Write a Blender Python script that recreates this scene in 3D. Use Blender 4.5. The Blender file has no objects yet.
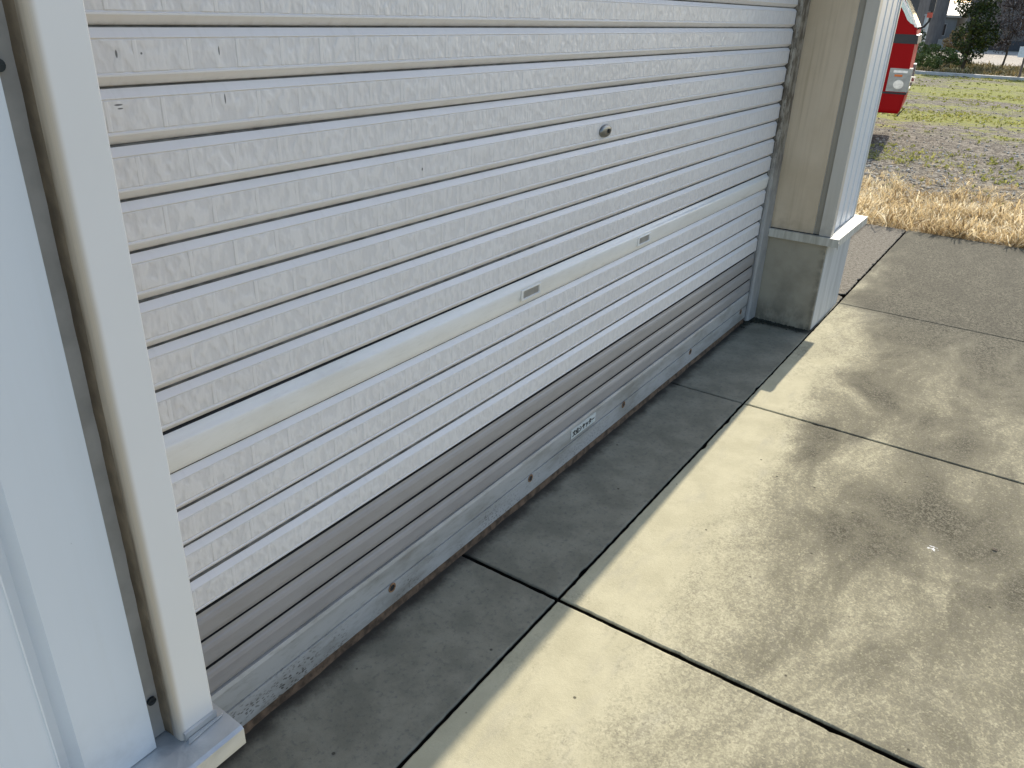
import bpy, bmesh, math, random
from mathutils import Vector, Matrix, noise
random.seed(7)
S = bpy.context.scene
COL = S.collection

# ------------------------------------------------------------------ helpers
WL = {}
def tag(o, label=None, cat=None, group=None, kind=None):
    if label: o['label'] = label
    if cat: o['category'] = cat
    if group: o['group'] = group
    if kind: o['kind'] = kind
    return o
def thing(name, loc, label, cat, group=None):
    o = bpy.data.objects.new(name, None); COL.objects.link(o)
    o.location = loc; WL[o] = Vector(loc); o.empty_display_size = .2
    return tag(o, label, cat, group)
def obj(name, bm, mat, parent=None, smooth=False, recenter=True):
    """links a bmesh given in world coordinates as one object"""
    me = bpy.data.meshes.new(name)
    bmesh.ops.recalc_face_normals(bm, faces=bm.faces) if smooth != 'raw' else None
    c = Vector((0, 0, 0))
    if recenter and len(bm.verts):
        xs = [v.co for v in bm.verts]
        c = Vector(((min(v.x for v in xs) + max(v.x for v in xs)) / 2,
                    (min(v.y for v in xs) + max(v.y for v in xs)) / 2, min(v.z for v in xs)))
        for v in bm.verts: v.co -= c
    bm.to_mesh(me); bm.free()
    for m in (mat if isinstance(mat, list) else [mat]): me.materials.append(m)
    if smooth is True:
        for p in me.polygons: p.use_smooth = True
    o = bpy.data.objects.new(name, me); COL.objects.link(o)
    WL[o] = c.copy()
    if parent is not None:
        o.parent = parent; o.location = c - WL[parent]
    else: o.location = c
    return o
def box(bm, x0, x1, y0, y1, z0, z1, mi=0):
    vs = [bm.verts.new((x, y, z)) for x in (x0, x1) for y in (y0, y1) for z in (z0, z1)]
    for f in ((0,1,3,2),(4,6,7,5),(0,4,5,1),(2,3,7,6),(0,2,6,4),(1,5,7,3)):
        fa = bm.faces.new([vs[i] for i in f]); fa.material_index = mi
    return vs
def bevel(bm, w, seg=2, angle=30):
    es = [e for e in bm.edges if len(e.link_faces) == 2 and e.calc_face_angle(0) > math.radians(angle)]
    bmesh.ops.bevel(bm, geom=es, offset=w, segments=seg, affect='EDGES', profile=.5)
def bbox(x0, x1, y0, y1, z0, z1, w=.002, seg=2):
    bm = bmesh.new(); box(bm, x0, x1, y0, y1, z0, z1); bevel(bm, w, seg); return bm
def prism(bm, pts, axis, a, b):
    """closed polygon extruded from a to b; axis 'X': pts (y,z); 'Y': pts (x,z); 'Z': pts (x,y)"""
    def P(p, t):
        return {'X': (t, p[0], p[1]), 'Y': (p[0], t, p[1]), 'Z': (p[0], p[1], t)}[axis]
    A = [bm.verts.new(P(p, a)) for p in pts]; B = [bm.verts.new(P(p, b)) for p in pts]
    n = len(pts)
    for i in range(n): bm.faces.new((A[i], A[(i+1) % n], B[(i+1) % n], B[i]))
    bm.faces.new(A[::-1]); bm.faces.new(B)
    return bm
def tube(bm, pts, r, seg=8, r1=None, cap=True):
    pts = [Vector(p) for p in pts]; rings = []
    for i, p in enumerate(pts):
        d = (pts[min(i+1, len(pts)-1)] - pts[max(i-1, 0)]).normalized()
        a = d.orthogonal().normalized(); b = d.cross(a)
        rr = r if r1 is None else r + (r1 - r) * i / (len(pts) - 1)
        rings.append([bm.verts.new(p + (a*math.cos(t*2*math.pi/seg) + b*math.sin(t*2*math.pi/seg))*rr) for t in range(seg)])
    for q in range(len(rings)-1):
        # align start index for smooth twist-free tubes
        A, B = rings[q], rings[q+1]
        k = min(range(seg), key=lambda s: (B[s].co - A[0].co).length)
        B2 = B[k:] + B[:k]; rings[q+1] = B2
        if seg > 2 and (B2[1].co - A[1].co).length > (B2[-1].co - A[1].co).length:
            B2 = [B2[0]] + B2[1:][::-1]; rings[q+1] = B2
        for t in range(seg):
            bm.faces.new((A[t], A[(t+1) % seg], B2[(t+1) % seg], B2[t]))
    if cap:
        bm.faces.new(rings[0][::-1]); bm.faces.new(rings[-1])
def disc_y(bm, x, z, y0, y1, r, seg=24, rx=None):
    rx = rx or r
    prism(bm, [(x + rx*math.cos(2*math.pi*i/seg), z + r*math.sin(2*math.pi*i/seg)) for i in range(seg)], 'Y', y0, y1)

# ------------------------------------------------------------------ node helpers
class N:
    def __init__(s, name):
        s.m = bpy.data.materials.new(name); s.m.use_nodes = True
        s.t = s.m.node_tree; s.t.nodes.clear()
        s.out = s.t.nodes.new('ShaderNodeOutputMaterial')
        s.b = s.t.nodes.new('ShaderNodeBsdfPrincipled')
        s.t.links.new(s.b.outputs[0], s.out.inputs[0])
        s._pos = None
    def link(s, a, b): s.t.links.new(a, b)
    def setv(s, inp, v):
        if hasattr(v, 'links') or isinstance(v, bpy.types.NodeSocket): s.link(v, inp)
        else: inp.default_value = v
    @property
    def pos(s):
        if s._pos is None:
            g = s.t.nodes.new('ShaderNodeNewGeometry'); s._pos = g.outputs['Position']
        return s._pos
    def scale(s, v, sc):
        n = s.t.nodes.new('ShaderNodeVectorMath'); n.operation = 'MULTIPLY'
        s.link(v, n.inputs[0]); n.inputs[1].default_value = sc; return n.outputs[0]
    def add(s, v, w):
        n = s.t.nodes.new('ShaderNodeVectorMath'); n.operation = 'ADD'
        s.link(v, n.inputs[0]); s.setv(n.inputs[1], w); return n.outputs[0]
    def noise(s, vec, sc, det=4, rough=.55, dist=0, col=False):
        n = s.t.nodes.new('ShaderNodeTexNoise'); s.link(vec, n.inputs['Vector'])
        n.inputs['Scale'].default_value = sc; n.inputs['Detail'].default_value = det
        n.inputs['Roughness'].default_value = rough; n.inputs['Distortion'].default_value = dist
        return n.outputs['Color' if col else 'Fac']
    def vor(s, vec, sc, out='Distance', feature='F1', rnd=1):
        n = s.t.nodes.new('ShaderNodeTexVoronoi'); n.feature = feature; s.link(vec, n.inputs['Vector'])
        n.inputs['Scale'].default_value = sc; n.inputs['Randomness'].default_value = rnd
        return n.outputs[out]
    def math(s, op, a, b=0, c=None, clamp=False):
        n = s.t.nodes.new('ShaderNodeMath'); n.operation = op; n.use_clamp = clamp
        s.setv(n.inputs[0], a); s.setv(n.inputs[1], b)
        if c is not None: s.setv(n.inputs[2], c)
        return n.outputs[0]
    def ramp(s, v, a, b, c=0., d=1.):
        n = s.t.nodes.new('ShaderNodeMapRange'); n.clamp = True; n.interpolation_type = 'SMOOTHSTEP'
        s.setv(n.inputs[0], v); n.inputs[1].default_value = a; n.inputs[2].default_value = b
        n.inputs[3].default_value = c; n.inputs[4].default_value = d; return n.outputs[0]
    def mix(s, f, a, b, mode='MIX'):
        n = s.t.nodes.new('ShaderNodeMix'); n.data_type = 'RGBA'; n.blend_type = mode
        def c(v): return v if isinstance(v, bpy.types.NodeSocket) else (v[0], v[1], v[2], 1)
        s.setv(n.inputs[0], f); s.setv(n.inputs[6], c(a)); s.setv(n.inputs[7], c(b)); return n.outputs[2]
    def xyz(s, v):
        n = s.t.nodes.new('ShaderNodeSeparateXYZ'); s.link(v, n.inputs[0]); return n.outputs
    def bump(s, h, dist, strength=1, prev=None):
        n = s.t.nodes.new('ShaderNodeBump'); n.inputs['Distance'].default_value = dist
        n.inputs['Strength'].default_value = strength; s.link(h, n.inputs['Height'])
        if prev is not None: s.link(prev, n.inputs['Normal'])
        return n.outputs[0]
    def done(s, col=None, rough=None, metal=None, nrm=None, spec=None):
        if col is not None: s.setv(s.b.inputs['Base Color'], col if isinstance(col, bpy.types.NodeSocket) else (*col, 1))
        if rough is not None: s.setv(s.b.inputs['Roughness'], rough)
        if metal is not None: s.setv(s.b.inputs['Metallic'], metal)
        if nrm is not None: s.link(nrm, s.b.inputs['Normal'])
        if spec is not None: s.setv(s.b.inputs['Specular IOR Level'], spec)
        return s.m
def simple(name, col, rough=.5, metal=0., var=.12, sc=30, bumpd=0.0, stretch=(1,1,1)):
    n = N(name); v = n.scale(n.pos, stretch); f = n.noise(v, sc, 5)
    c = n.mix(n.ramp(f, .3, .7), [k*(1-var) for k in col], [min(1, k*(1+var)) for k in col])
    nr = n.bump(n.noise(v, sc*2, 3), bumpd) if bumpd else None
    return n.done(c, rough, metal, nr)

PITCH = .077; Z0 = .3656; ZT = 2.45
XL, XR = .09, 3.41
YF = -.32
# ------------------------------------------------------------------ materials
def mat_slat():
    n = N('embossed painted slat'); p = n.xyz(n.pos); X, Z = p[0], p[2]
    row = n.math('DIVIDE', n.math('SUBTRACT', Z, Z0), PITCH)
    v = n.math('FRACT', row); ri = n.math('FLOOR', row)
    u = n.math('DIVIDE', n.math('ADD', X, n.math('MULTIPLY', ri, .031)), .086)
    uf = n.math('FRACT', u)
    zone = n.math('MULTIPLY', n.ramp(v, .235, .26), n.ramp(v, .80, .775))
    edge = n.math('MINIMUM', uf, n.math('SUBTRACT', 1, uf))
    ridge = n.ramp(edge, .02, .065, 1, 0)
    comb = n.t.nodes.new('ShaderNodeCombineXYZ'); n.link(X, comb.inputs[0]); n.link(Z, comb.inputs[2])
    n.link(n.math('MULTIPLY', ri, 3.7), comb.inputs[1])
    w = comb.outputs[0]
    st = n.noise(n.scale(w, (1, 1, .62)), 66, 1.5, .45, 0)
    st2 = n.noise(n.scale(w, (1, 1, .8)), 170, 2, .5)
    h = n.math('ADD', n.ramp(st, .32, .68), n.math('MULTIPLY', st2, .25))
    h = n.math('MAXIMUM', h, n.math('MULTIPLY', ridge, 1.25))
    h = n.math('MULTIPLY', h, zone)
    h = n.math('SUBTRACT', h, n.math('MULTIPLY', zone, .5))
    fr = n.math('ADD', n.ramp(n.math('ABSOLUTE', n.math('SUBTRACT', v, .79)), .018, .004), n.ramp(n.math('ABSOLUTE', n.math('SUBTRACT', v, .245)), .018, .004))
    h = n.math('SUBTRACT', h, n.math('MULTIPLY', fr, .4))
    bp = n.bump(h, .0013, .9)
    dirt = n.ramp(n.noise(n.scale(n.pos, (1, 1, 2.2)), 3.2, 5, .6), .35, .75)
    streak = n.ramp(n.noise(n.scale(n.pos, (14, 1, 1.2)), 5, 4, .65), .5, .78)
    col = n.mix(n.math('MULTIPLY', dirt, .4), (.78, .75, .73), (.67, .635, .61))
    col = n.mix(n.math('MULTIPLY', n.math('MULTIPLY', n.math('MULTIPLY', zone, n.math('SUBTRACT', 1, ridge)), n.ramp(st, .62, .38)), .36), col, (.58, .56, .56))  # hollows of the emboss darkened: relief shading put into the colour
    col = n.mix(n.math('MULTIPLY', streak, .16), col, (.48, .44, .38))
    # patchy brown tint, stronger towards the lower edge of every slat
    lip = n.math('MULTIPLY', n.ramp(v, .17, .02), n.ramp(n.noise(n.pos, 22, 4, .7), .35, .75))
    col = n.mix(n.math('MULTIPLY', lip, .35), col, (.42, .36, .28))
    # scuff marks
    for (x, z, rx, rz) in ((.288,1.332,.0016,.005),(.325,1.332,.0015,.0015),(.453,1.333,.0012,.006),(.455,1.264,.0013,.007),(.279,1.267,.006,.0012),(.281,1.262,.004,.001),(.922,1.095,.002,.003),(2.467,1.309,.003,.003)):
        dx = n.math('DIVIDE', n.math('SUBTRACT', X, x), rx); dz = n.math('DIVIDE', n.math('SUBTRACT', Z, z), rz)
        d = n.math('ADD', n.math('MULTIPLY', dx, dx), n.math('MULTIPLY', dz, dz))
        col = n.mix(n.ramp(d, 1.6, .5, 0, .85), col, (.04, .04, .045))
    return n.done(col, .38, 0, bp, .5)
M_slat = mat_slat()
def mat_smooth(name, col, dirtcol, rough=.3, metal=0., amt=.3, speck=None):
    n = N(name)
    d = n.ramp(n.noise(n.scale(n.pos, (1, 1, 3)), 4, 6, .65), .4, .75)
    c = n.mix(n.math('MULTIPLY', d, amt), col, dirtcol)
    d2 = n.ramp(n.noise(n.scale(n.pos, (1, 1, 5)), 26, 5, .7), .52, .72)
    c = n.mix(n.math('MULTIPLY', d2, amt*.6), c, dirtcol)
    if speck:
        s = n.vor(n.scale(n.pos, (1, 1, 2.0)), 95)
        big = n.ramp(n.noise(n.pos, 7, 4, .6), .38, .62)
        near = n.ramp(n.xyz(n.pos)[0], 2.2, .3, .35, 1)
        sp = n.math('MULTIPLY', n.math('MULTIPLY', n.ramp(s, .44, .28), big), near)
        sp = n.math('MULTIPLY', sp, n.ramp(n.xyz(n.pos)[2], .12, .05))
        c = n.mix(n.math('MULTIPLY', sp, .85), c, speck)
    b = n.bump(n.noise(n.scale(n.pos, (.3, 1, 1)), 6, 2), .002, .6)
    return n.done(c, rough, metal, b)
M_handle = mat_smooth('smooth painted slat', (.82, .80, .76), (.52, .48, .41), .26, .0, .3)
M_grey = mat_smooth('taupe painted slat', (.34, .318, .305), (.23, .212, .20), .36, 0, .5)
M_rail = mat_smooth('aluminium rail', (.46, .455, .44), (.22, .205, .17), .45, .15, .8, (.045, .035, .025))
M_seal = simple('rusty rubber seal', (.12, .075, .045), .85, 0, .5, 40, .002)
M_dark = simple('dark gap', (.02, .02, .022), .8, 0, .3, 20)
M_steel = simple('brushed steel', (.22, .225, .22), .35, .8, .1, 60)
M_rust = simple('rust', (.26, .15, .08), .8, .2, .5, 200, .0005)
M_screw = simple('dark screw', (.04, .05, .06), .35, .7, .2, 80)

def mat_wall(name, col, dirt, streak=.25, rough=.4):
    n = N(name)
    s = n.ramp(n.noise(n.scale(n.pos, (18, 18, .6)), 3, 5, .6), .45, .8)
    b = n.ramp(n.noise(n.pos, 2.2, 5, .6), .35, .7)
    c = n.mix(n.math('MULTIPLY', s, streak), col, dirt)
    c = n.mix(n.math('MULTIPLY', b, streak*.7), c, dirt)
    low = n.math('MULTIPLY', n.ramp(n.xyz(n.pos)[2], .62, .475), n.ramp(n.noise(n.pos, 14, 5, .6), .35, .7))
    c = n.mix(n.math('MULTIPLY', low, .45), c, [k*.6 for k in dirt])
    sp = n.ramp(n.vor(n.pos, 60), .06, .03)
    c = n.mix(n.math('MULTIPLY', sp, n.ramp(n.noise(n.pos, 5, 2), .55, .6, 0, .7)), c, (.06, .05, .04))
    nr = n.bump(n.noise(n.scale(n.pos, (1, 1, .3)), 9, 2), .002, .5)
    return n.done(c, rough, 0, nr)
M_trim = mat_wall('white corner trim', (.70, .69, .65), (.50, .47, .40), .3, .33)
M_panel = mat_wall('white metal siding', (.71, .74, .77), (.62, .62, .60), .2, .38)
M_beige = mat_wall('beige reveal board', (.68, .56, .41), (.46, .36, .23), .75, .5)
M_grooveb = mat_wall('dark groove', (.36, .33, .27), (.22, .19, .14), .5, .6)  # recess strip, darker than the reveal board beside it
M_brown = simple('weathered brown sealant', (.17, .13, .085), .75, 0, .3, 30, .001, (1, 1, .7))
M_fade = simple('stained trim edge', (.50, .43, .34), .45, 0, .15, 40, 0, (2, 2, .3))
def mat_trimleft():
    n = N('white corner trim with stained edge'); p = n.xyz(n.pos)
    c = n.mix(n.ramp(n.noise(n.scale(n.pos, (1, 1, .5)), 5, 5), .35, .7, 0, .4), (.79, .77, .745), (.71, .685, .64))
    e = n.math('ADD', p[0], n.math('MULTIPLY', n.math('SUBTRACT', n.noise(n.scale(n.pos, (1, 1, .25)), 14, 4, .6), .5), .004))
    c = n.mix(n.ramp(e, .037, .0270), c, (.55, .46, .35))
    c = n.mix(n.math('MULTIPLY', n.ramp(e, .0266, .0255), n.ramp(p[1], YF+.009, YF+.016)), c, (.20, .15, .10))
    low = n.ramp(n.math('ADD', p[2], n.math('MULTIPLY', n.noise(n.pos, 12, 4), .05)), .56, .50, 0, .35)
    c = n.mix(low, c, (.42, .44, .47))
    return n.done(c, .36, 0, n.bump(n.noise(n.scale(n.pos, (1, 1, .3)), 9, 2), .002, .5))
M_triml = mat_trimleft()
def mat_cap():
    n = N('galvanised sill flashing')
    w = n.noise(n.scale(n.pos, (1, 1, 1)), 14, 4, .6, .6)
    c = n.mix(n.ramp(w, .3, .7), (.44, .45, .45), (.60, .60, .58))
    return n.done(c, n.ramp(w, .3, .7, .3, .5), .45, n.bump(w, .004, .7))
M_cap = mat_cap()
def mat_capw():
    n = N('weathered white sill cap')
    w = n.noise(n.scale(n.pos, (12, 12, 1)), 3, 5, .6)
    c = n.mix(n.ramp(w, .4, .75), (.60, .58, .51), (.36, .335, .27))
    return n.done(c, .55)
M_capw = mat_capw()
def mat_guide():
    n = N('dirty guide rail')
    a = n.noise(n.scale(n.pos, (1, 1, .35)), 38, 6, .75)
    c = n.mix(n.ramp(a, .42, .58), (.36, .33, .28), (.12, .10, .075))
    c = n.mix(n.ramp(n.xyz(n.pos)[2], .5, 1.0, .75, 0), c, (.40, .41, .42))
    return n.done(c, .55, .2, n.bump(a, .001))
M_guide = mat_guide()
def mat_plinth():
    n = N('mortar plinth')
    a = n.noise(n.pos, 5, 6, .65); f = n.noise(n.pos, 120, 4, .6)
    c = n.mix(n.ramp(a, .35, .7), (.37, .335, .26), (.26, .235, .18))
    low = n.math('MULTIPLY', n.ramp(n.xyz(n.pos)[2], .16, .0), n.ramp(n.noise(n.scale(n.pos, (1, 1, .6)), 18, 5, .65), .35, .6))
    c = n.mix(n.math('MULTIPLY', low, .6), c, (.05, .047, .034))
    edge = n.math('MULTIPLY', n.ramp(n.xyz(n.pos)[1], -.27, -.31), n.ramp(n.noise(n.pos, 24, 5, .6), .35, .65))
    c = n.mix(n.math('MULTIPLY', edge, .45), c, (.06, .055, .04))
    return n.done(c, .85, 0, n.bump(f, .0012, .8))
M_plinth = mat_plinth()
def mat_plinthf():
    n = N('painted mortar plinth front')
    a = n.noise(n.scale(n.pos, (9, 9, 1)), 3, 6, .65)
    c = n.mix(n.ramp(a, .35, .75), (.52, .52, .50), (.38, .38, .36))
    return n.done(c, .8, 0, n.bump(n.noise(n.pos, 90, 3), .001, .7))
M_plinthf = mat_plinthf()

def mat_concrete():
    n = N('stained concrete'); P = n.pos; p = n.xyz(P); X, Y = p[0], p[1]
    fine = n.noise(P, 120, 6, .8); med = n.noise(P, 42, 6, .75)
    cell = n.math('SUBTRACT', n.xyz(n.vor(P, 260, 'Color'))[0], .5); cell2 = n.math('SUBTRACT', n.xyz(n.vor(P, 115, 'Color'))[0], .5)
    cel = n.math('ADD', n.math('MULTIPLY', cell, .62), n.math('MULTIPLY', cell2, .42))
    big = n.noise(n.add(n.scale(P, (.8, 1.5, 1)), (3.1, 1.7, 0)), 2.3, 8, .66, .6)
    # mould mask: clean near the garage, dirtier away from it and on the far slab
    away = n.ramp(n.math('SUBTRACT', Y, n.math('MULTIPLY', n.math('SUBTRACT', X, 1.0), .10)), -.50, -1.05)
    far = n.ramp(X, 3.95, 4.15)
    far2 = n.ramp(X, 3.1, 4.05)
    nearc = n.ramp(X, 1.7, .5)
    base = n.math('ADD', n.math('MULTIPLY', away, .56), n.math('MULTIPLY', far, .40))
    base = n.math('ADD', base, n.math('MULTIPLY', n.math('MULTIPLY', far2, n.ramp(Y, -.35, -.8)), .30))
    base = n.math('SUBTRACT', base, n.math('MULTIPLY', nearc, .10))
    m = n.math('ADD', base, n.math('MULTIPLY', n.math('SUBTRACT', big, .5), 1.6))
    # the shape of the two heavy patches of the big slab
    for (cx, cy, rx, ry, a) in ((2.40, -.64, .24, .10, .40), (2.0, -1.0, .36, .24, .24), (1.35, -1.75, .5, .35, .15), (1.55, -1.45, .10, .06, -.3), (1.80,-1.52,.10,.07,-.3)):
        dx = n.math('DIVIDE', n.math('SUBTRACT', X, cx), rx); dy = n.math('DIVIDE', n.math('SUBTRACT', Y, cy), ry)
        d = n.math('SQRT', n.math('ADD', n.math('MULTIPLY', dx, dx), n.math('MULTIPLY', dy, dy)))
        d = n.math('ADD', d, n.math('MULTIPLY', n.math('SUBTRACT', n.noise(P, 6, 5, .65), .5), 1.2))
        m = n.math('ADD', m, n.ramp(d, 1.25, .3, 0, a))
    m = n.math('ADD', m, n.math('MULTIPLY', n.math('SUBTRACT', med, .5), .45))
    m = n.math('ADD', m, n.math('MULTIPLY', n.math('SUBTRACT', fine, .5), .6))
    m = n.math('ADD', m, n.math('MULTIPLY', cel, n.ramp(m, -.3, .25, .10, .55)))
    mk = n.ramp(m, -.12, .82)
    cream = n.mix(n.ramp(n.noise(P, 9, 5, .6), .3, .7), (.57, .525, .36), (.49, .45, .305))
    cream = n.mix(n.ramp(n.noise(n.scale(P, (1, 3, 1)), 5, 6, .65), .5, .8, 0, .5), cream, (.36, .34, .275))
    dark = n.mix(n.ramp(n.math('ADD', n.math('MULTIPLY', fine, .5), n.math('MULTIPLY', med, .5)), .38, .62), (.042, .040, .028), (.150, .140, .097))
    dark = n.mix(n.ramp(cel, -.3, .35), n.mix(.45, dark, (.03, .027, .02)), n.mix(.3, dark, (.42, .38, .29)))
    c = n.mix(mk, cream, dark)
    c = n.mix(n.math('MULTIPLY', far, n.ramp(n.noise(n.scale(P, (.7, 1.6, 1)), 3.5, 7, .7, .4), .36, .64, .05, .62)), c, (.085, .078, .058))
    # pale aggregate grains in the worn far slab
    gr = n.math('MULTIPLY', n.ramp(n.noise(P, 95, 6, .85), .54, .68), mk)
    c = n.mix(n.math('MULTIPLY', gr, .6), c, (.40, .385, .28))
    # strip beside the shutter: shade deepened in the concrete's colour, with its own stains
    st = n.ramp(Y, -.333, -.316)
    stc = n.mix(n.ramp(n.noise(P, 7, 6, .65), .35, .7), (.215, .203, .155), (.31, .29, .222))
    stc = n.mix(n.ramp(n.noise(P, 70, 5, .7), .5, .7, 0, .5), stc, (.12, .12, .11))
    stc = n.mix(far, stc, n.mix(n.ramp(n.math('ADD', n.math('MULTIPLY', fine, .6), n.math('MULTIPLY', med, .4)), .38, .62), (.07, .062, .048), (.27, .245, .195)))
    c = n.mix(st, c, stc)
    # dirt that fills the joints
    c = n.mix(n.ramp(p[2], -.003, -.008), c, (.012, .010, .008))
    # rust and dirt line along the foot of the shutter and the plinth
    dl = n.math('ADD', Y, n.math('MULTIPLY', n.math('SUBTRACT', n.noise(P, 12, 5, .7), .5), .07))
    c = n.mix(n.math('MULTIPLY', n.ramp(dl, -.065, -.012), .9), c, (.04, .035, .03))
    dx = n.math('ADD', X, n.math('MULTIPLY', n.math('SUBTRACT', n.noise(P, 10, 5, .7), .5), .12))
    c = n.mix(n.math('MULTIPLY', n.math('MULTIPLY', n.ramp(dx, 3.42, 3.49), st), n.ramp(X, 3.7, 3.6, 0, .9)), c, (.03, .03, .026))
    # small dark pits and flecks
    pit = n.ramp(n.vor(P, 11), .055, .03)
    c = n.mix(n.math('MULTIPLY', pit, .8), c, (.05, .045, .035))
    # bird dropping
    dx = n.math('SUBTRACT', X, 1.925); dy = n.math('SUBTRACT', Y, -1.105)
    d = n.math('SQRT', n.math('ADD', n.math('MULTIPLY', dx, dx), n.math('MULTIPLY', dy, dy)))
    d = n.math('ADD', d, n.math('MULTIPLY', n.math('SUBTRACT', n.noise(P, 55, 3, .6, 1.5), .5), .075))
    c = n.mix(n.ramp(d, .011, .004), c, (.75, .75, .72))
    bp = n.bump(fine, .0012, .7); bp = n.bump(med, .002, .4, bp)
    return n.done(c, .95, 0, bp, .08)
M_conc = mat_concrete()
M_soil = simple('black joint soil', (.02, .018, .014), .95, 0, .4, 60, .003)

def mat_field():
    n = N('gravel field with grass'); P = n.pos; p = n.xyz(P); X, Y = p[0], p[1]
    cell = n.vor(P, 48, 'Color'); dist = n.vor(P, 48)
    cv = n.xyz(cell)[0]
    g = n.mix(cv, (.17, .15, .115), (.56, .51, .42))
    g = n.mix(n.ramp(n.noise(P, 22, 6, .85), .38, .6, .0, .75), g, (.10, .082, .058))
    g = n.mix(n.ramp(dist, .35, .62), g, (.07, .06, .045))
    cell2 = n.xyz(n.vor(P, 17, 'Color'))[1]
    g = n.mix(n.ramp(cell2, .55, .9, 0, .5), g, (.42, .38, .30))
    nz = n.noise(n.scale(P, (1, .45, 1)), .55, 7, .66, .4)
    nz2 = n.noise(n.scale(P, (1, .6, 1)), 5, 7, .8)
    gm = n.math('ADD', nz, n.math('MULTIPLY', n.math('SUBTRACT', nz2, .5), .7))
    gm = n.math('ADD', gm, n.ramp(X, 8.5, 16, -.20, .06))
    gm = n.ramp(gm, .47, .60)
    gc = n.mix(n.ramp(n.noise(P, 24, 6, .85), .38, .6), (.11, .135, .015), (.34, .34, .085))
    gc = n.mix(n.ramp(n.noise(n.add(P, (9, 4, 0)), 16, 6, .85), .5, .62, 0, .6), gc, (.42, .38, .25))
    c = n.mix(gm, g, gc)
    straw = n.math('ADD', n.noise(n.scale(P, (1, .6, 1)), 3, 6, .7), n.ramp(X, 7.0, 10, .22, -.12))
    c = n.mix(n.ramp(straw, .5, .66, 0, .8), c, n.mix(n.ramp(n.noise(P, 60, 4, .7), .35, .65), (.13, .09, .045), (.46, .36, .20)))
    # verge beyond the field road and pale yards further off
    v = n.noise(n.scale(P, (.6, .35, 1)), 1.2, 6, .65)
    vc = n.mix(n.ramp(v, .4, .6), (.30, .24, .14), (.10, .11, .045))
    c = n.mix(n.ramp(X, 29.8, 30.0), c, vc)
    c = n.mix(n.math('MULTIPLY', n.ramp(X, 38, 39), n.ramp(X, 62, 60)), c, (.50, .45, .37))
    far = n.mix(n.noise(P, .05, 5, .6), (.10, .12, .05), (.26, .22, .14))
    c = n.mix(n.ramp(X, 90, 130), c, far)
    near = n.ramp(X, 60, 20)
    bp = n.bump(n.math('SUBTRACT', 1, dist), .012, .8)
    return n.done(c, .95, 0, bp, .05)
M_field = mat_field()

# ------------------------------------------------------------------ ground and pavement
bm = bmesh.new()
vs = [bm.verts.new(v) for v in ((-900, -900, -.035), (1500, -900, -.035), (1500, 900, -.035), (-900, 900, -.035))]
bm.faces.new(vs); tag(obj('ground', bm, M_field, recenter=False), kind='structure')
bm = bmesh.new()
vs = [bm.verts.new(v) for v in ((-6.4, -4.9, -.028), (6.11, -4.9, -.028), (6.11, 5.3, -.028), (-6.4, 5.3, -.028))]
bm.faces.new(vs); tag(obj('soil', bm, M_soil, recenter=False), kind='structure')

def slab(bm, x0, x1, y0, y1, seed, rag=.0012, gap=(0, 0, 0, 0)):
    """concrete slab with slightly ragged, chipped edges"""
    rnd = random.Random(seed)
    x0 += gap[0]; x1 -= gap[1]; y0 += gap[2]; y1 -= gap[3]
    step = .012
    pts = []
    def side(a, b, nrm):
        a, b = Vector(a), Vector(b); L = (b-a).length; k = max(2, int(L/step))
        for i in range(k):
            t = i/k; p = a.lerp(b, t)
            d = rag*noise.noise(Vector((p.x*38, p.y*38, seed))) + .4*rag*rnd.uniform(-1, 1)
            q = noise.noise(Vector((p.x*17, p.y*17, seed+9)))
            if q > .42: d += (q-.42)*.02*(rag/.0012)
            if i == 0: d = 0
            pts.append(p + Vector(nrm)*d)
    side((x0, y0), (x1, y0), (0, 1)); side((x1, y0), (x1, y1), (-1, 0))
    side((x1, y1), (x0, y1), (0, -1)); side((x0, y1), (x0, y0), (1, 0))
    cx, cy = (x0+x1)/2, (y0+y1)/2
    def ring(z, ins):
        r = []
        for p in pts:
            r.append(bm.verts.new((p.x - ins*(1 if p.x > cx else -1)*(1 if abs(abs(p.x-cx)-(x1-x0)/2) < .02 else 0),
                                   p.y - ins*(1 if p.y > cy else -1)*(1 if abs(abs(p.y-cy)-(y1-y0)/2) < .02 else 0), z)))
        return r
    A = ring(0, .0035); B = ring(-.0012, .0012); B2 = ring(-.0035, 0); C = ring(-.06, 0); n = len(pts)
    for R, Q in ((A, B), (B, B2), (B2, C)):
        for i in range(n): bm.faces.new((R[i], Q[i], Q[(i+1) % n], R[(i+1) % n]))
    bm.faces.new(A)
bm = bmesh.new()
XJ = [-6.4, -4.9, -3.4, -1.9, -.40, 1.074, 2.515, 4.052, 6.13]
gx = {-.40: .006, 1.074: .0072, 2.515: .0042, 4.052: .0024}
YJ = -.322; k = 0
for i in range(len(XJ)-1):
    a, b = XJ[i], XJ[i+1]; ga, gb = gx.get(a, .005), gx.get(b, .005)
    gy = .0045 if a < 2.5 else .0035
    slab(bm, a, b, YJ, .12 if a < 4 else 5.2, 11+i, .0012 if a < 4 else .005, (ga, gb, gy + (.004 if a > 4 else 0), 0))
    slab(bm, a, b, -2.62, YJ, 31+i, .0012, (ga, gb, .005, gy))
    slab(bm, a, b, -4.9, -2.62, 51+i, .0012, (ga, gb, 0, .005))
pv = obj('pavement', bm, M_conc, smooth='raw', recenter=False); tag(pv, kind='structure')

# ------------------------------------------------------------------ garage
G = thing('garage', (1.79, 2.6, 0), 'white metal clad garage with its long roller shutter down', 'garage')
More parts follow.
